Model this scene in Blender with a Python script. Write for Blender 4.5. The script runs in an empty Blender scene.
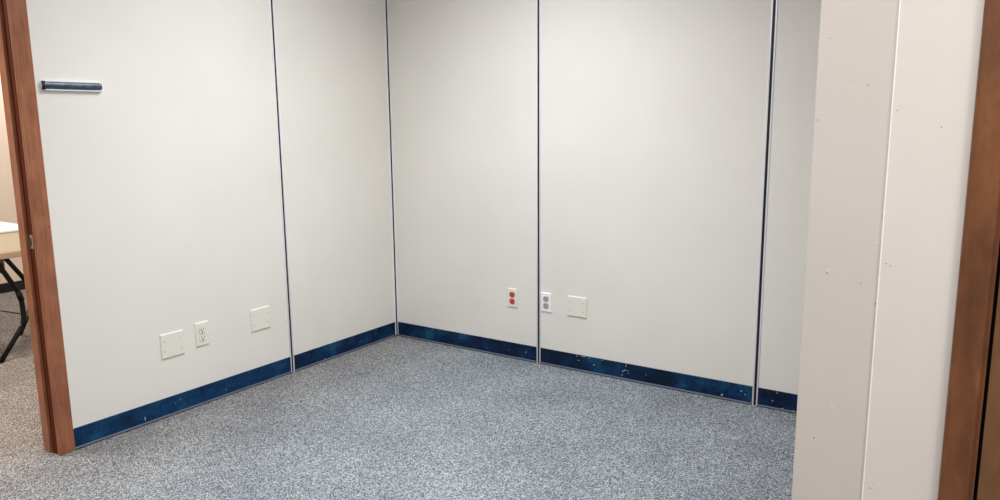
import bpy, bmesh, math, random
from mathutils import Vector, Matrix
random.seed(4)
C = bpy.context.scene.collection
sc = bpy.context.scene
sc.view_settings.view_transform = 'Standard'
sc.view_settings.look = 'None'
sc.view_settings.exposure = 0.0

def lin(r, g, b):
    def f(c):
        c /= 255
        return c/12.92 if c <= .04045 else ((c+.055)/1.055)**2.4
    return (f(r), f(g), f(b), 1)

# ------------------------------------------------------------------ materials
def mat(name, rgb, rough=.6, metal=0, spec=.5):
    m = bpy.data.materials.new(name); m.use_nodes = True
    b = m.node_tree.nodes['Principled BSDF']
    b.inputs['Base Color'].default_value = lin(*rgb)
    b.inputs['Roughness'].default_value = rough
    b.inputs['Metallic'].default_value = metal
    b.inputs['Specular IOR Level'].default_value = spec
    return m, m.node_tree, b

def noise(nt, scale, detail=2, rough=.5, vscale=(1, 1, 1), distort=0):
    tc = nt.nodes.new('ShaderNodeTexCoord'); mp = nt.nodes.new('ShaderNodeMapping')
    mp.inputs['Scale'].default_value = vscale
    n = nt.nodes.new('ShaderNodeTexNoise')
    n.inputs['Scale'].default_value = scale; n.inputs['Detail'].default_value = detail
    n.inputs['Roughness'].default_value = rough; n.inputs['Distortion'].default_value = distort
    nt.links.new(tc.outputs['Object'], mp.inputs['Vector']); nt.links.new(mp.outputs['Vector'], n.inputs['Vector'])
    return n.outputs['Fac']

def ramp(nt, fac, stops):
    r = nt.nodes.new('ShaderNodeValToRGB'); e = r.color_ramp.elements
    while len(e) < len(stops): e.new(.5)
    for k, (p, c) in enumerate(stops): e[k].position = p; e[k].color = lin(*c)
    nt.links.new(fac, r.inputs['Fac']); return r.outputs['Color']

def mix(nt, a, b, fac=.5, mode='MIX'):
    m = nt.nodes.new('ShaderNodeMix'); m.data_type = 'RGBA'; m.blend_type = mode
    if isinstance(fac, (int, float)): m.inputs['Factor'].default_value = fac
    else: nt.links.new(fac, m.inputs['Factor'])
    for s, v in (('A', a), ('B', b)):
        i = [x for x in m.inputs if x.name == s and x.type == 'RGBA'][0]
        if isinstance(v, tuple): i.default_value = v
        else: nt.links.new(v, i)
    return [x for x in m.outputs if x.type == 'RGBA'][0]

def bump(nt, b, fac, strength, dist=.002):
    n = nt.nodes.new('ShaderNodeBump'); n.inputs['Strength'].default_value = strength
    n.inputs['Distance'].default_value = dist
    nt.links.new(fac, n.inputs['Height']); nt.links.new(n.outputs['Normal'], b.inputs['Normal'])

def paint(name, rgb, var=5, rough=.55, bs=.06, bscale=260):
    m, nt, b = mat(name, rgb, rough, spec=.3)
    d = tuple(max(0, c-var) for c in rgb)
    nt.links.new(ramp(nt, noise(nt, 2.2, 4), [(.3, d), (.7, rgb)]), b.inputs['Base Color'])
    bump(nt, b, noise(nt, bscale, 3, .6), bs)
    return m

def wood(name, dark, mid, light, rough=.38, vs=(34, 34, 2.2)):
    m, nt, b = mat(name, mid, rough, spec=.5)
    g = ramp(nt, noise(nt, 3, 6, .65, vs, .6), [(.28, dark), (.5, mid), (.75, light)])
    bl = ramp(nt, noise(nt, 9, 3, .55, (1, 1, .8)), [(.3, dark), (.55, mid), (.8, light)])
    nt.links.new(mix(nt, g, bl, .45), b.inputs['Base Color'])
    bump(nt, b, noise(nt, 60, 3, .5, (4, 4, .3)), .15, .0006)
    return m

M = {}
M['wall'] = paint('cream_wall_vinyl', (226, 223, 217))
M['wall_plain'] = paint('cream_wall_paint', (215, 211, 205))
M['column'] = paint('textured_column_paint', (208, 200, 192), 5, .75, .22, 330)
M['stub'] = paint('door_wall_paint', (221, 214, 206), 4, .6, .08)
M['peach'] = paint('warm_room_paint', (226, 214, 200), 4)
M['ceiling'] = paint('ceiling_tile_white', (194, 185, 178), 8)
M['wood_left'] = wood('red_brown_stained_wood', (104, 56, 36), (150, 94, 66), (178, 124, 94), .34, (60, 60, 2.2))
M['wood_right'] = wood('dark_brown_stained_wood', (74, 42, 20), (114, 68, 36), (146, 94, 54), .5, (7, 7, 2.2))
M['leaf'] = wood('brown_door_veneer', (92, 60, 34), (116, 78, 46), (134, 94, 60), .6, (9, 9, 1.6))
M['groove'] = mat('dark_wood_groove', (92, 44, 28), .8, 0, .1)[0]
M['chrome'] = mat('bright_chrome', (240, 240, 244), .28, .3)[0]
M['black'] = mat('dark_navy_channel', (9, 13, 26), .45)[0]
M['gap'] = mat('black_gap', (6, 4, 4), .9)[0]
M['kick'] = mat('grey_lilac_metal', (98, 104, 120), .6, .05)[0]
M['caulk'] = mat('white_bead', (246, 244, 242), .5)[0]
M['fleck'] = mat('pale_fleck', (170, 186, 196), .7)[0]
M['chip'] = mat('raised_chip', (228, 222, 215), .7)[0]
M['dimple'] = mat('dark_dimple', (96, 84, 78), .9)[0]
M['ivory'] = mat('ivory_plastic', (226, 224, 212), .32)[0]
M['ivory_face'] = mat('ivory_receptacle', (232, 231, 220), .3)[0]
M['white'] = mat('white_plastic', (240, 240, 240), .3)[0]
M['grey'] = mat('grey_receptacle', (176, 176, 176), .4)[0]
M['red'] = mat('orange_red_receptacle', (198, 74, 54), .4)[0]
M['rim'] = mat('soft_shadow_plastic', (168, 166, 154), .6)[0]
M['slot'] = mat('dark_slot', (44, 40, 38), .8)[0]
M['slot_red'] = mat('dark_red_slot', (110, 18, 12), .8)[0]
M['screw'] = mat('dull_screw', (128, 124, 112), .4, .6)[0]
M['table_white'] = mat('white_laminate', (240, 240, 242), .3)[0]
M['table_cream'] = mat('cream_apron', (232, 224, 206), .5)[0]
M['table_tan'] = mat('tan_edge', (176, 152, 130), .6)[0]
M['black_tube'] = mat('black_powder_coat', (8, 8, 10), .5, 0, .25)[0]
M['brass'] = mat('worn_strike_metal', (176, 166, 150), .35, .9)[0]

# slate coloured sign face
m, nt, b = mat('slate_blue_metal', (70, 80, 98), .38, .35)
nt.links.new(ramp(nt, noise(nt, 55, 4, .6, (1, .4, 1)), [(.35, (46, 54, 72)), (.7, (84, 94, 112))]), b.inputs['Base Color'])
M['slate'] = m

# navy vinyl cove base
m, nt, b = mat('navy_vinyl', (8, 32, 68), .5, 0, .22)
c1 = ramp(nt, noise(nt, 6, 5, .65), [(.38, (2, 11, 32)), (.48, (2, 27, 62)), (.57, (3, 48, 88)), (.68, (24, 86, 112))])
c2 = ramp(nt, noise(nt, 40, 3, .6), [(.3, (1, 10, 34)), (.75, (12, 56, 92))])
nt.links.new(mix(nt, c1, c2, .3), b.inputs['Base Color'])
bump(nt, b, noise(nt, 35, 3), .15, .002)
M['navy'] = m

m, nt, b = mat('navy_vinyl_lit', (8, 44, 84), .5, 0, .22)  # navy vinyl copy with the left base's reflected sheen painted into its colour
c1 = ramp(nt, noise(nt, 7, 5, .7), [(.34, (3, 22, 50)), (.46, (4, 42, 84)), (.58, (8, 60, 100)), (.72, (30, 96, 124))])
c2 = ramp(nt, noise(nt, 45, 3, .6), [(.3, (2, 24, 60)), (.75, (16, 72, 106))])
nt.links.new(mix(nt, c1, c2, .35), b.inputs['Base Color'])
M['navy_lit'] = m

# carpet: blue grey speckle
m, nt, b = mat('speckled_carpet', (150, 155, 165), .95, 0, .1)
def cells(scale):
    tc = nt.nodes.new('ShaderNodeTexCoord'); v = nt.nodes.new('ShaderNodeTexVoronoi'); v.inputs['Scale'].default_value = scale
    nt.links.new(tc.outputs['Object'], v.inputs['Vector'])
    sp = nt.nodes.new('ShaderNodeSeparateColor'); nt.links.new(v.outputs['Color'], sp.inputs[0])
    return sp.outputs[0]
n1 = cells(250); n2 = cells(400)
c1 = ramp(nt, n1, [(.05, (28, 33, 38)), (.5, (104, 110, 115)), (.95, (214, 220, 226))])
c2 = ramp(nt, n2, [(.05, (38, 43, 48)), (.5, (108, 114, 119)), (.95, (202, 208, 214))])
c3 = ramp(nt, noise(nt, 2.5, 3), [(.3, (226, 226, 230)), (.7, (255, 255, 255))])
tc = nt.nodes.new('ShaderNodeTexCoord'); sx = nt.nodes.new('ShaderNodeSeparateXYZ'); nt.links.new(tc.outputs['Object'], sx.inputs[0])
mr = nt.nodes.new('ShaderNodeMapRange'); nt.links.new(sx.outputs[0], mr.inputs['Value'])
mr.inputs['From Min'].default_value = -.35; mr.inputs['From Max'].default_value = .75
warm_spill = ramp(nt, mr.outputs[0], [(0, (255, 238, 222)), (1, (252, 254, 255))])  # warm light of the next room painted into the carpet towards the doorway
both = mix(nt, mix(nt, c1, c2, .48), c3, 1.0, 'MULTIPLY')
nt.links.new(mix(nt, both, warm_spill, 1.0, 'MULTIPLY'), b.inputs['Base Color'])
bump(nt, b, n1, .5, .004)
M['carpet'] = m

# ------------------------------------------------------------------ mesh helpers
def box(bm, x0, x1, y0, y1, z0, z1, bev=0, seg=2):
    r = bmesh.ops.create_cube(bm, size=1)
    vs = r['verts']
    bmesh.ops.scale(bm, vec=(abs(x1-x0), abs(y1-y0), abs(z1-z0)), verts=vs)
    bmesh.ops.translate(bm, vec=((x0+x1)/2, (y0+y1)/2, (z0+z1)/2), verts=vs)
    if bev:
        es = list({e for v in vs for e in v.link_edges})
        bmesh.ops.bevel(bm, geom=es, offset=bev, segments=seg, affect='EDGES', profile=.5)

def prism(bm, pts, axis, a0, a1):
    """extrude a closed 2D outline along axis ('x','y','z')"""
    def P(u, v, a): return {'z': (u, v, a), 'y': (u, a, v), 'x': (a, u, v)}[axis]
    A = [bm.verts.new(P(u, v, a0)) for u, v in pts]; B = [bm.verts.new(P(u, v, a1)) for u, v in pts]
    n = len(pts)
    bm.faces.new(A); bm.faces.new(B[::-1])
    for i in range(n): bm.faces.new((A[i], B[i], B[(i+1) % n], A[(i+1) % n]))
    bmesh.ops.recalc_face_normals(bm, faces=bm.faces)

def rrect(w, h, r, n=6):
    out = []
    for cx, cy, a in ((w/2-r, h/2-r, 0), (-w/2+r, h/2-r, 90), (-w/2+r, -h/2+r, 180), (w/2-r, -h/2+r, 270)):
        for k in range(n+1):
            t = math.radians(a+90*k/n); out.append((cx+r*math.cos(t), cy+r*math.sin(t)))
    return out

def tube(bm, pts, r, n=12):
    pts = [Vector(p) for p in pts]; rings = []
    for i, p in enumerate(pts):
        d = (pts[min(i+1, len(pts)-1)]-pts[max(i-1, 0)]).normalized()
        up = Vector((0, 0, 1)) if abs(d.z) < .9 else Vector((0, 1, 0))
        a = d.cross(up).normalized(); c = d.cross(a)
        rings.append([bm.verts.new(p+a*r*math.cos(t*2*math.pi/n)+c*r*math.sin(t*2*math.pi/n)) for t in range(n)])
    for A, B in zip(rings, rings[1:]):
        for k in range(n): bm.faces.new((A[k], A[(k+1) % n], B[(k+1) % n], B[k]))
    bm.faces.new(rings[0]); bm.faces.new(rings[-1][::-1])
    bmesh.ops.recalc_face_normals(bm, faces=bm.faces)

def rounded(pts, r=.04, n=5):
    pts = [Vector(p) for p in pts]; out = [pts[0]]
    for a, p, b_ in zip(pts, pts[1:], pts[2:]):
        A = p+(a-p).normalized()*min(r, (a-p).length*.45); B = p+(b_-p).normalized()*min(r, (b_-p).length*.45)
        for k in range(n+1):
            t = k/n; out.append((1-t)**2*A+2*t*(1-t)*p+t*t*B)
    return out+[pts[-1]]

def obj(name, bm, m, parent=None, smooth=False):
    me = bpy.data.meshes.new(name); bm.to_mesh(me); bm.free()
    me.materials.append(m)
    if smooth:
        for p in me.polygons: p.use_smooth = True
    o = bpy.data.objects.new(name, me); C.objects.link(o)
    if parent: o.parent = parent
    return o

def B(name, m, parent, *boxes, bev=0):
    bm = bmesh.new()
    for b_ in boxes: box(bm, *b_, bev=bev)
    return obj(name, bm, m, parent)

def tag(o, label, cat, group=None, kind=None):
    o['label'] = label; o['category'] = cat
    if group: o['group'] = group
    if kind: o['kind'] = kind
    return o

def struct(o, label, cat): return tag(o, label, cat, kind='structure')

def empty(name, loc=(0, 0, 0), rz=0):
    o = bpy.data.objects.new(name, None); C.objects.link(o)
    o.location = loc; o.rotation_euler = (0, 0, rz); o.empty_display_size = .1
    return o

# ------------------------------------------------------------------ dimensions (metres)
# alcove corner at the origin; left wall is the plane x = 0, back wall is y = 0
H = 2.62                # ceiling
T = .102                # partition thickness
CAM = Vector((3.1602, -3.5098, 1.3438))
PY = -1.84              # front plane of the right hand wall stub
PX0, PX1 = 2.8185, 2.962 # wall end
DX = 3.0985              # outer edge of right door casing
CY0, CY1 = -2.0310, -2.0965   # casing of the left doorway
SL, SB1, SB2 = -.855, 1.0554, 2.2519   # metal strips
HW = .0133; PT = .012
ROOMX, ROOMY = 5.2, -6.2
FARX = -3.57; FARY0, FARY1 = -4.6, 0.6

# ------------------------------------------------------------------ shell
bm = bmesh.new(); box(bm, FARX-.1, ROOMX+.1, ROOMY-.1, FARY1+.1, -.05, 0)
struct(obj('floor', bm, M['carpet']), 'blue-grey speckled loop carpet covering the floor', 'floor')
bm = bmesh.new(); box(bm, FARX-.1, ROOMX+.1, ROOMY-.1, FARY1+.1, H, H+.05)
struct(obj('ceiling', bm, M['ceiling']), 'white ceiling above both rooms', 'ceiling')

JY = CY1+.006           # rabbet face of jamb
OPEN = -3.02            # other side of the doorway
HEAD = 2.06
wl = B('wall_left', M['wall_plain'], None,
       (-T+PT, -PT, JY+.02, -.0, 0, H), (-T+PT, -PT, ROOMY, OPEN-.02, 0, H), (-T+PT, -PT, OPEN-.02, JY+.02, HEAD+.02, H))
struct(wl, 'cream panelled wall at the left with doorway', 'wall')
def panel(parent, m, *b_): return B('wall_panel', m, parent, b_, bev=.0012)
panel(wl, M['wall'], -PT, 0, JY+.02, SL-HW, 0, H)
panel(wl, M['wall'], -PT, 0, SL+HW, -.011, 0, H)
panel(wl, M['wall'], -PT, 0, ROOMY, OPEN-.02, 0, H)
panel(wl, M['wall'], -PT, 0, OPEN-.02, JY+.02, HEAD+.02, H)
B('wall_lining', M['peach'], wl, (-T, -T+PT, JY+.02, 0, 0, H), (-T, -T+PT, ROOMY, OPEN-.02, 0, H), (-T, -T+PT, OPEN-.02, JY+.02, HEAD+.02, H))

wb = B('wall_back', M['wall_plain'], None, (-T, PX0+.02, PT, T, 0, H))
struct(wb, 'cream panelled wall at the back with metal joint strips', 'wall')
panel(wb, M['wall'], .006, SB1-HW, 0, PT, 0, H)
panel(wb, M['wall'], SB1+HW, SB2-HW, 0, PT, 0, H)
panel(wb, M['wall'], SB2+HW, PX0+.02, 0, PT, 0, H)

# right hand partition: wall running back to the alcove, its end post, and the door wall
wr = B('wall_right', M['column'], None, (PX0, PX1, PY, 0, 0, H), bev=.002)
struct(wr, 'grey-cream textured wall end closing the alcove at the right', 'wall')
def dots(name, m, parent, lst, face, off=.0006):
    """flat irregular flecks lying on a wall face; face 'x' (normal +x) or 'y' (normal -y)"""
    bm = bmesh.new()
    for (u, z, w, h) in lst:
        n = 7; r = random.Random(int(u*1000+z*7777))
        pts = [(u+w/2*math.cos(k*2*math.pi/n)*r.uniform(.6, 1.1), z+h/2*math.sin(k*2*math.pi/n)*r.uniform(.6, 1.1)) for k in range(n)]
        if face[0] == 'x': prism(bm, pts, 'x', face[1], face[1]+off)
        else: prism(bm, pts, 'y', face[1], face[1]-off)
    return obj(name, bm, m, parent)
# chips and screw holes in the wall end
dots('nail_hole', M['dimple'], wr, [(2.862, 1.024, .003, .003), (2.9285, 1.01, .003, .003), (2.8400, 1.502, .003, .002),
     (2.915, 1.407, .0025, .0025), (2.826, 1.34, .003, .003), (2.8577, .6563, .0035, .0035), (2.920, .662, .0025, .0025), (2.9575, .97, .002, .004), (2.9585, 1.15, .002, .004)], ('y', PY), .0004)
dots('paint_chip', M['chip'], wr, [(2.865, 1.029, .006, .004), (2.8890, 1.403, .002, .005), (2.952, 1.094, .006, .002),
     (2.895, .875, .003, .003), (2.886, .829, .002, .002), (2.892, .832, .003, .002), (2.8998, .827, .003, .002), (2.9057, .826, .004, .002), (2.911, .829, .002, .002), (2.9148, .8366, .003, .002),
     (2.903, .835, .002, .002), (2.887, .745, .0025, .0025), (2.8895, .737, .002, .003), (2.8917, .7323, .002, .004), (2.8947, .7172, .0025, .002), (2.8864, .722, .002, .002), (2.939, .546, .003, .002)], ('y', PY), .0010)
B('corner_bead', M['caulk'], wr, (PX1-.0016, PX1+.001, PY-.0045, PY+.002, 0, H))

wd = B('wall_front', M['stub'], None, (PX1+.001, DX+.03, PY-.003, PY+T, 0, H), (DX+.03, 4.02, PY-.003, PY+T, HEAD+.03, H), (4.02, ROOMX, PY-.003, PY+T, 0, H))
struct(wd, 'pale smooth wall between the textured wall end and the brown door', 'wall')
dots('nail_hole', M['dimple'], wd, [(3.048, 1.325, .0025, .0025), (2.971, 1.357, .003, .0025), (2.9747, .573, .003, .003), (2.9797, .583, .002, .002), (2.972, 1.055, .003, .002), (2.980, 1.051, .003, .002)], ('y', PY-.003), .0004)

# far walls and outer shell
struct(B('wall_far', M['peach'], None, (FARX-.1, FARX, FARY0, FARY1, 0, H)), 'warm cream wall of the room seen through the doorway', 'wall')
struct(B('wall_far', M['peach'], None, (FARX, -T, FARY1, FARY1+.1, 0, H)), 'warm cream end wall of the next room', 'wall')
struct(B('wall_far', M['peach'], None, (FARX, -T, FARY0-.1, FARY0, 0, H)), 'warm cream near wall of the next room', 'wall')
struct(B('wall_outer', M['wall_plain'], None, (ROOMX, ROOMX+.1, ROOMY, T, 0, H)), 'cream wall on the right side of the room', 'wall')
struct(B('wall_outer', M['wall_plain'], None, (-T, ROOMX+.1, ROOMY-.1, ROOMY, 0, H)), 'cream wall on the near side of the room', 'wall')
struct(B('wall_outer', M['wall_plain'], None, (PX0+.02, ROOMX, PT, T, 0, H)), 'cream wall behind the door wall', 'wall')

# ------------------------------------------------------------------ base boards and metal kick strips
BH = .091
def base_profile(bm, axis, a0, a1, sgn=1):
    # thin vinyl base with a slightly rounded top; (offset from wall, height)
    pts = [(0, .0097), (.0035, .0097), (.0035, BH-.003), (.0022, BH), (0, BH)]
    if axis == 'y': prism(bm, pts, 'y', a0, a1)                       # on x = 0, extends to +x
    else: prism(bm, [(-u, v) for u, v in pts], 'x', a0, a1)           # on y = 0, extends to -y
def kick_profile(bm, axis, a0, a1):
    pts = [(0, .0035), (.008, .0035), (.008, .0065), (.006, .0095), (0, .0095)]
    if axis == 'y': prism(bm, pts, 'y', a0, a1)
    else: prism(bm, [(-u, v) for u, v in pts], 'x', a0, a1)
def base(name, label, axis, a0, a1, flecks=()):
    bm = bmesh.new(); base_profile(bm, axis, a0, a1)
    o = struct(obj(name, bm, M['navy_lit'] if axis == 'y' and a0 < -1 else M['navy']), label, 'baseboard')
    bm = bmesh.new(); kick_profile(bm, axis, a0, a1)
    obj('kick_strip', bm, M['kick'], o)
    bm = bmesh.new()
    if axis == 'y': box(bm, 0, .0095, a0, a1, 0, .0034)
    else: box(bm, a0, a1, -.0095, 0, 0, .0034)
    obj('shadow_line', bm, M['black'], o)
    if flecks: dots('scuff', M['fleck'], o, flecks, ('x', .0035) if axis == 'y' else ('y', -.0035), .0004)
    return o
base('baseboard_left', 'navy vinyl baseboard between the doorway and the first metal strip', 'y', CY0, SL-HW,
     [(-1.7135, .030, .004, .022), (-1.535, .062, .005, .004), (-1.283, .033, .002, .012), (-1.56, .052, .006, .003)])
base('baseboard_left', 'navy vinyl baseboard between the metal strip and the corner', 'y', SL+HW, -.012, [(-.62, .012, .008, .006), (-.32, .04, .005, .004), (-.2, .06, .004, .004)])
base('baseboard_back', 'navy vinyl baseboard from the corner to the metal strip', 'x', .014, SB1-HW,
     [(.973, .050, .008, .007), (.86, .045, .005, .003), (.5, .06, .006, .004), (.7, .03, .005, .004)])
base('baseboard_back', 'scuffed navy vinyl baseboard in the middle of the back wall', 'x', SB1+HW, SB2-HW,
     [(1.402, .050, .010, .007), (1.30, .083, .016, .003), (1.335, .086, .03, .003), (1.375, .084, .012, .003), (1.31, .06, .014, .003), (1.345, .087, .02, .003), (1.45, .085, .02, .002),
      (1.5885, .079, .004, .022), (1.585, .055, .014, .004), (1.5705, .045, .005, .012), (1.577, .05, .014, .003), (1.60, .053, .016, .003), (1.567, .025, .004, .015), (1.60, .04, .01, .002),
      (2.0954, .022, .013, .012), (2.1856, .058, .008, .007), (2.2051, .045, .009, .006), (2.19, .06, .004, .006), (1.7, .05, .006, .003)])
base('baseboard_back', 'navy vinyl baseboard beside the grey wall end', 'x', SB2+HW, PX0,
     [(2.333, .040, .006, .008), (2.352, .084, .003, .014), (2.452, .070, .007, .022), (2.465, .082, .02, .004), (2.38, .012, .014, .003), (2.43, .012, .006, .005)])
fb = B('baseboard_far', M['black'], None, (FARX, FARX+.012, FARY0, FARY1, 0, .078))
struct(fb, 'dark baseboard on the far warm wall behind the folding table', 'baseboard')

# ------------------------------------------------------------------ metal joint strips
def strip(k, label, axis, p):
    def bx(u0, u1, d0, d1):                 # u along wall, d out of the wall
        return (d0, d1, p+u0, p+u1, 0, H) if axis == 'y' else (p+u0, p+u1, -d1, -d0, 0, H)
    t = B('trim_%d' % k, M['black'], None, bx(-.0060, .0060, -PT+.0005, -.0008))
    struct(t, label, 'trim')
    for s in (-1, 1):
        a, b_ = sorted((s*.0058, s*HW))
        o = B('chrome_edge', M['chrome'], t, bx(a, b_, -PT+.0005, .0032), bev=.0016)
        for q in o.data.polygons: q.use_smooth = True
    return t
strip(1, 'chrome-edged dark joint strip on the left wall', 'y', SL)
strip(2, 'chrome-edged dark joint strip between the red and white outlets', 'x', SB1)
strip(3, 'chrome-edged dark joint strip on the back wall nearest the grey wall end', 'x', SB2)
t = B('trim_4', M['black'], None, (-.006, .0065, -.0105, .008, 0, H))
struct(t, 'slim chrome-edged dark strip in the corner of the two walls', 'trim')
B('chrome_edge', M['chrome'], t, (-.004, .006, -.020, -.0105, 0, H), bev=.002)
B('chrome_edge', M['chrome'], t, (.0105, .0145, -.006, .006, 0, H), bev=.001)

# ------------------------------------------------------------------ left doorway
d = empty('door_1', (0, CY1, 0))
struct(d, 'reddish brown wooden door frame at the left edge of the cream wall', 'door frame')
def DB(name, m, *bs, bev=0):
    bm = bmesh.new()
    for b_ in bs: box(bm, b_[0], b_[1], b_[2]-CY1, b_[3]-CY1, b_[4], b_[5], bev=bev)
    return obj(name, bm, m, d)
DB('casing', M['wood_left'], (0.0002, .014, CY1, CY0, 0, HEAD+.06), bev=.003)
DB('casing', M['wood_left'], (0.0002, .014, OPEN-.0623, OPEN+.006, 0, HEAD+.06), bev=.003)
DB('casing', M['wood_left'], (0.0002, .014, OPEN+.0065, CY1-.0005, HEAD-.006, HEAD+.06), bev=.003)
DB('casing', M['wood_left'], (-T-.014, -T-.0005, CY1, CY0, 0, HEAD+.06), bev=.003)
DB('casing', M['wood_left'], (-T-.014, -T-.0005, OPEN-.0623, OPEN+.006, 0, HEAD+.06), bev=.003)
DB('jamb', M['wood_left'], (-T, 0, JY, JY+.0195, 0, HEAD+.0195), bev=.0015)
DB('jamb', M['wood_left'], (-T, 0, OPEN-.0195, OPEN, 0, HEAD+.0195), bev=.0015)
DB('head_jamb', M['wood_left'], (-T, 0, OPEN+.0005, JY-.0005, HEAD, HEAD+.0195), bev=.0015)
for y0, y1 in ((JY-.013, JY-.0003), (OPEN+.0003, OPEN+.013)):
    s = DB('door_stop', M['wood_left'], (-T+.002, -.047, y0, y1, 0, HEAD-.013), bev=.002)
DB('door_stop', M['wood_left'], (-T+.002, -.047, OPEN+.0003, JY-.0003, HEAD-.013, HEAD-.0003), bev=.002)
DB('groove', M['groove'], (-.0465, -.014, JY-.0014, JY-.0002, 0, HEAD))
sp = DB('strike_plate', M['brass'], (-.040, -.012, JY-.0035, JY-.0003, .862, .918), bev=.001)
bm = bmesh.new(); box(bm, -.034, -.022, JY-.0042-CY1, JY-.0034-CY1, .874, .906); obj('latch_hole', bm, M['slot'], sp)
bm = bmesh.new(); box(bm, -.016, -.004, JY-.006-CY1, JY-.0035-CY1, .870, .910, bev=.001); obj('lip', bm, M['brass'], sp)
dots_l = [(-.002-.03+.0, 1.17)]
bm = bmesh.new(); box(bm, .0138, .0146, CY0-.012-CY1, CY0-.009-CY1, .945, .949); box(bm, .0138, .0146, CY0-.04-CY1, CY0-.037-CY1, 1.22, 1.223)
obj('nail_hole', bm, M['groove'], d)

# ------------------------------------------------------------------ right door
PYd = PY-.003
d2 = empty('door_2', (DX, PYd, 0))
struct(d2, 'closed brown wooden door with darker casing at the right edge', 'door')
def D2(name, m, *bs, bev=0):
    bm = bmesh.new()
    for b_ in bs: box(bm, b_[0]-DX, b_[1]-DX, b_[2]-PYd, b_[3]-PYd, b_[4], b_[5], bev=bev)
    return obj(name, bm, m, d2)
CW = .0535; DR = 3.99
def casing_profile(x0, mirror=1):
    w = CW
    pts = [(0, 0), (0, -.011), (.002, -.0145), (.006, -.016), (w-.008, -.016), (w-.004, -.0145), (w-.001, -.011), (w, 0)]
    bm = bmesh.new(); prism(bm, [(x0-DX+mirror*u, v-.0002) for u, v in pts], 'z', 0, HEAD+.055)
    return obj('casing', bm, M['wood_right'], d2)
casing_profile(DX); casing_profile(DR+.0615, -1)
D2('casing', M['wood_right'], (DX+CW+.0005, DR+.0075, PYd-.0162, PYd-.0002, HEAD, HEAD+.055), bev=.003)
D2('jamb', M['wood_right'], (DX+.0305, DX+CW+.0055, PYd-.005, PYd+T, 0, HEAD+.02), bev=.0015)
D2('jamb', M['wood_right'], (DR+.0025, DR+.0295, PYd-.005, PYd+T, 0, HEAD+.02), bev=.0015)
D2('shadow_gap', M['gap'], (DX+CW+.0057, DR+.002, PYd+.04, PYd+.046, 0, HEAD-.001))
lf = D2('door_leaf', M['leaf'], (DX+CW+.0115, DR, PYd-.0035, PYd+.038, .012, HEAD-.004), bev=.0012)
kb = bmesh.new()
bmesh.ops.create_uvsphere(kb, u_segments=24, v_segments=14, radius=.027, matrix=Matrix.Translation((DR-.07-DX, -.055, .95)) @ Matrix.Diagonal((1, .8, 1, 1)))
bmesh.ops.create_cone(kb, cap_ends=True, segments=24, radius1=.011, radius2=.011, depth=.04, matrix=Matrix.Translation((DR-.07-DX, -.024, .95)) @ Matrix.Rotation(math.pi/2, 4, 'X'))
bmesh.ops.create_cone(kb, cap_ends=True, segments=32, radius1=.032, radius2=.030, depth=.008, matrix=Matrix.Translation((DR-.07-DX, -.0076, .95)) @ Matrix.Rotation(math.pi/2, 4, 'X'))
o = obj('knob', kb, M['brass'], lf, True)

# ------------------------------------------------------------------ wall plates (local: x right along the wall, -y out of the wall, z up)
def plate_mesh(w, h, dpt=.0062):
    bm = bmesh.new()
    s = .0045
    A = [(-w/2, -h/2), (w/2, -h/2), (w/2, h/2), (-w/2, h/2)]
    Bf = [(-w/2+s, -h/2+s), (w/2-s, -h/2+s), (w/2-s, h/2-s), (-w/2+s, h/2-s)]
    L = [[bm.verts.new((u, y, v)) for u, v in P] for P, y in ((A, -.0002), (A, -.0030), (Bf, -dpt))]
    bm.faces.new(L[0]); bm.faces.new(L[2][::-1])
    for P, Q in zip(L, L[1:]):
        for i in range(4): bm.faces.new((P[i], Q[i], Q[(i+1) % 4], P[(i+1) % 4]))
    bmesh.ops.recalc_face_normals(bm, faces=bm.faces)
    return bm
def screw(parent, x, z, y=-.0062):
    bm = bmesh.new()
    bmesh.ops.create_cone(bm, cap_ends=True, segments=14, radius1=.0019, radius2=.0023, depth=.0012, matrix=Matrix.Translation((x, y-.0004, z)) @ Matrix.Rotation(math.pi/2, 4, 'X'))
    s = obj('screw', bm, M['screw'], parent)
    bm = bmesh.new(); box(bm, x-.0018, x+.0018, y-.0013, y-.0009, z-.0005, z+.0005); obj('screw_slot', bm, M['slot'], s)
def blank_plate(loc, rz, label, h=.117):
    r = empty('blank_wall_plate', loc, rz); tag(r, label, 'wall plate', 'square blank wall plates')
    obj('cover', plate_mesh(.118, h), M['ivory'], r)
    for x in (-.0415, .0415):
        for z in (-.024, .024): screw(r, x, z)
    return r
def outlet(loc, rz, label, pm, fm, sm, w=.0715, h=.117):
    r = empty('wall_outlet', loc, rz); tag(r, label, 'outlet', 'duplex wall outlets')
    obj('cover', plate_mesh(w, h), pm, r)
    for z in (.0195, -.0195):
        bm = bmesh.new()
        prism(bm, [(u, v+z) for u, v in rrect(.0365, .0310, .0125, 6)], 'y', -.0068, -.0060)
        obj('receptacle_rim', bm, M['rim'], r); bm = bmesh.new()
        pts = [(max(-.0165, min(.0165, u)), v+z) for u, v in rrect(.034, .028, .0125, 6)]
        prism(bm, pts, 'y', -.0088, -.006)
        f = obj('receptacle', bm, fm, r)
        bm = bmesh.new()
        box(bm, -.0088, -.0052, -.0096, -.0086, z-.001, z+.0090); box(bm, .0050, .0084, -.0096, -.0086, z+.0005, z+.0090)
        bmesh.ops.create_cone(bm, cap_ends=True, segments=12, radius1=.0036, radius2=.0036, depth=.001, matrix=Matrix.Translation((0, -.0091, z-.0075)) @ Matrix.Rotation(math.pi/2, 4, 'X'))
        obj('slot', bm, sm, f)
    screw(r, 0, 0)
    return r
LR = math.pi/2
blank_plate((0, -1.549, .335), LR, 'square ivory blank wall plate nearest the wooden door frame on the left wall')
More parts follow.
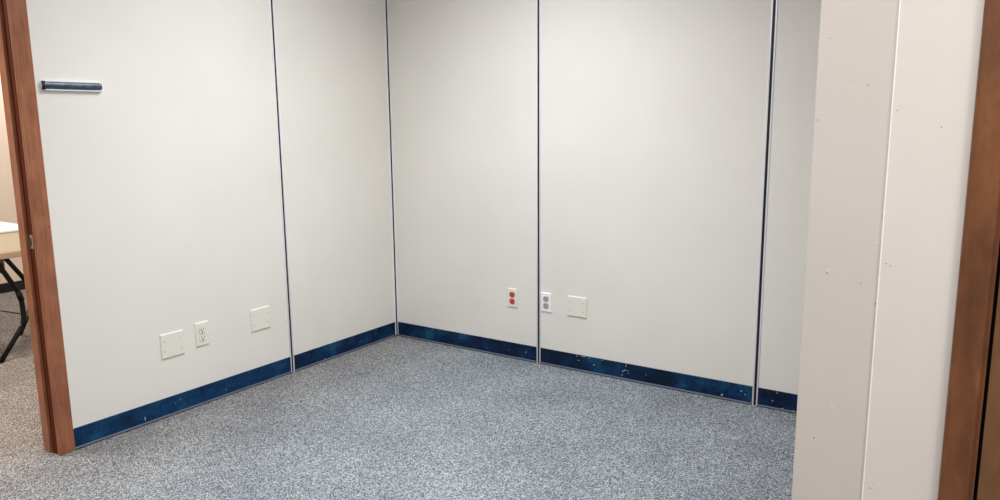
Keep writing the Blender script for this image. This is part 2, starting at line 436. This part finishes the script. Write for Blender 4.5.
outlet((0, -1.392, .348), LR, 'ivory duplex outlet between the two square blank plates on the left wall', M['ivory'], M['ivory_face'], M['slot'])
blank_plate((0, -1.048, .345), LR, 'square ivory blank wall plate on the left wall nearest the metal strip')
outlet((.8836, 0, .355), 0, 'ivory outlet with orange-red receptacles on the back wall', M['ivory'], M['red'], M['slot_red'], .067, .110)
outlet((1.105, 0, .3565), 0, 'bright white outlet with grey receptacles tight beside the metal strip', M['white'], M['grey'], M['slot'], .066, .110)
blank_plate((1.296, 0, .356), 0, 'square ivory blank wall plate on the back wall right of the white outlet', .112)

# ------------------------------------------------------------------ name plate rail
r = empty('sign_holder', (0, -1.888, 1.498), LR)
tag(r, 'slim slate-grey metal sign holder with chrome rim mounted high beside the door frame', 'sign holder')
W, Hh = .242, .039
def ring(w, h, rad, w2, h2, rad2, y0, y1):
    bm = bmesh.new()
    O = rrect(w, h, rad, 8); I = rrect(w2, h2, rad2, 8); n = len(O)
    lv = [[bm.verts.new((u, y, v)) for u, v in P] for P, y in ((O, y0), (O, y1+.002), ([(u*.985, v*.93) for u, v in O], y1), (I, y1), (I, y0))]
    lv.append(lv[0])
    for P, Q in zip(lv, lv[1:]):
        for i in range(n): bm.faces.new((P[i], Q[i], Q[(i+1) % n], P[(i+1) % n]))
    bmesh.ops.recalc_face_normals(bm, faces=bm.faces); return bm
obj('rim', ring(W, Hh, .0140, W-.010, Hh-.010, .0105, -.0004, -.0155), M['chrome'], r)
bm = bmesh.new()      # gently bowed face
n = 14; w2 = W-.0105; h2 = Hh-.0105; prof = [(-.012-.0045*math.cos((k/n-.5)*math.pi), -h2/2+h2*k/n) for k in range(n+1)]
A = [bm.verts.new((-w2/2, y, z)) for y, z in prof]; Bv = [bm.verts.new((w2/2, y, z)) for y, z in prof]
for k in range(n): bm.faces.new((A[k], Bv[k], Bv[k+1], A[k+1]))
A2 = [bm.verts.new((-w2/2, -.0006, z)) for z in (-h2/2, h2/2)]; B2 = [bm.verts.new((w2/2, -.0006, z)) for z in (-h2/2, h2/2)]
bm.faces.new(A+[A2[1], A2[0]]); bm.faces.new(Bv[::-1]+[B2[0], B2[1]]); bm.faces.new((A2[0], B2[0], Bv[0], A[0])); bm.faces.new((A2[1], A[-1], Bv[-1], B2[1])); bm.faces.new((A2[0], A2[1], B2[1], B2[0]))
bmesh.ops.recalc_face_normals(bm, faces=bm.faces)
obj('face', bm, M['slate'], r, False)
bm = bmesh.new()
tube(bm, [(-W/2+.0075, -.0125, -Hh/2+.003), (-W/2+.0075, -.0125, Hh/2-.003)], .0068, 16); obj('end_cap', bm, M['black'], r, True)

# ------------------------------------------------------------------ folding table in the next room
TX, TY = -1.5158, -1.3852
t = empty('folding_table', (TX-.9, TY-.38, 0))
tag(t, 'white-topped folding table with black tube legs seen through the doorway', 'table')
ox, oy = TX-.9, TY-.38
def TB(name, m, *bs, bev=0):
    bm = bmesh.new()
    for b_ in bs: box(bm, b_[0]-ox, b_[1]-ox, b_[2]-oy, b_[3]-oy, b_[4], b_[5], bev=bev)
    return obj(name, bm, m, t)
TB('tabletop', M['table_white'], (TX-1.8, TX, TY-.76, TY, .747, .762), bev=.004)
TB('apron', M['table_cream'], (TX-1.797, TX-.003, TY-.757, TY-.003, .634, .7468), bev=.003)
TB('bottom_rail', M['table_tan'], (TX-1.799, TX-.001, TY-.759, TY-.741, .600, .6338), (TX-1.799, TX-.001, TY-.019, TY-.001, .600, .6338),
   (TX-1.799, TX-1.781, TY-.741, TY-.019, .600, .6338), (TX-.019, TX-.001, TY-.741, TY-.019, .600, .6338), bev=.003)
def leg(pts, name='leg'):
    bm = bmesh.new(); tube(bm, [(x-ox, y-oy, z) for x, y, z in rounded(pts, .05)], .014, 14)
    return obj(name, bm, M['black_tube'], t, True)
near = [(-1.59, -1.62, .634), (-1.59, -1.488, .36), (-1.585, -1.487, .20), (-1.56, -1.65, .0)]
far = [(-1.98, -1.45, .634), (-2.03, -1.26, .36), (-2.05, -1.23, .20), (-2.09, -1.31, .0)]
def shift(P, dx): return [(x+dx, y, z) for x, y, z in P]
def mir(P): return [(x, 2*(TY-.38)-y, z) for x, y, z in P]
for P in (near, far): leg(P)
for P in (near, far): leg([(2*(TX-.9)-x, y, z) for x, y, z in mir(P)])
leg([near[2], far[2]], 'stretcher'); leg([(-1.59, -1.57, .52), (-2.0, -1.40, .52)], 'stretcher')
leg([(2*(TX-.9)-x, y, z) for x, y, z in mir([near[2], far[2]])], 'stretcher')
bm = bmesh.new()
for P, q in ((near, .985), ):
    tube(bm, [(near[1][0]-ox, near[1][1]-.012-oy, .385), (near[1][0]-ox, near[1][1]-oy, .335)], .0165, 14)
obj('lock_collar', bm, M['black_tube'], t, True)

# thin cable lying on the carpet beyond the table
bm = bmesh.new(); tube(bm, rounded([(-3.3, -1.25, .004), (-2.92, -1.074, .004), (-2.63, -1.03, .004), (-2.3, -.95, .004), (-2.0, -.6, .004)], .08), .0035, 8)
tag(obj('cable', bm, M['black_tube'], None, True), 'thin dark cable lying on the carpet beyond the folding table', 'cable')

# ------------------------------------------------------------------ lights
def area(name, loc, sx, sy, power, col, spread=180, rot=(0, 0, 0)):
    l = bpy.data.lights.new(name, 'AREA'); l.shape = 'RECTANGLE'; l.size = sx; l.size_y = sy
    l.energy = power; l.color = col; l.spread = math.radians(spread)
    o = bpy.data.objects.new(name, l); C.objects.link(o); o.location = loc; o.rotation_euler = rot
    return o
COOL = (.915, .93, .94); WARM = (.985, .955, .94)
for x, y, wt, spr, col in ((.95, -1.3, 9.2, 140, COOL), (1.3, -1.0, 7.4, 110, COOL), (1.3, -1.1, 20, 170, COOL), (1.4, -1.6, 11, 140, COOL),
                           (2.2, -3.0, 26, 170, COOL), (3.3, -3.2, 24.5, 170, WARM), (4.4, -3.2, 36, 170, WARM)):
    area('ceiling_and_fill_light', (x, y, H-.01), .6, .6, wt, col, spr)
area('ceiling_and_fill_light', (-1.1, -3.0, H-.01), .6, 1.2, 78, (1, .90, .82), 170)
area('ceiling_and_fill_light', (-2.9, -.5, H-.01), .6, .6, 34, (1, .935, .88), 170)  # unseen lamp added to put more light into the next room
area('ceiling_and_fill_light', (-.85, -1.15, H-.01), .5, .5, 13, (1, .88, .74), 120)  # extra unseen fill lamp, added to brighten the carpet by the table
w = bpy.data.worlds.new('world'); sc.world = w; w.use_nodes = True
w.node_tree.nodes['Background'].inputs[0].default_value = (.9, .92, 1, 1)
w.node_tree.nodes['Background'].inputs[1].default_value = .3

# ------------------------------------------------------------------ camera
f_px, pitch, roll, yaw = 755.55, -.1689, -.0094, .5921
fw = Vector((-math.sin(yaw)*math.cos(pitch), math.cos(yaw)*math.cos(pitch), math.sin(pitch)))
rt = Vector((math.cos(yaw), math.sin(yaw), 0)); up = rt.cross(fw)
r2 = rt*math.cos(roll)+up*math.sin(roll); u2 = -rt*math.sin(roll)+up*math.cos(roll)
cd = bpy.data.cameras.new('camera'); cd.sensor_width = 36; cd.lens = f_px*36/1000; cd.clip_start = .02
cam = bpy.data.objects.new('camera', cd); C.objects.link(cam); sc.camera = cam
m4 = Matrix((r2, u2, -fw)).transposed().to_4x4(); m4.translation = CAM
cam.matrix_world = m4
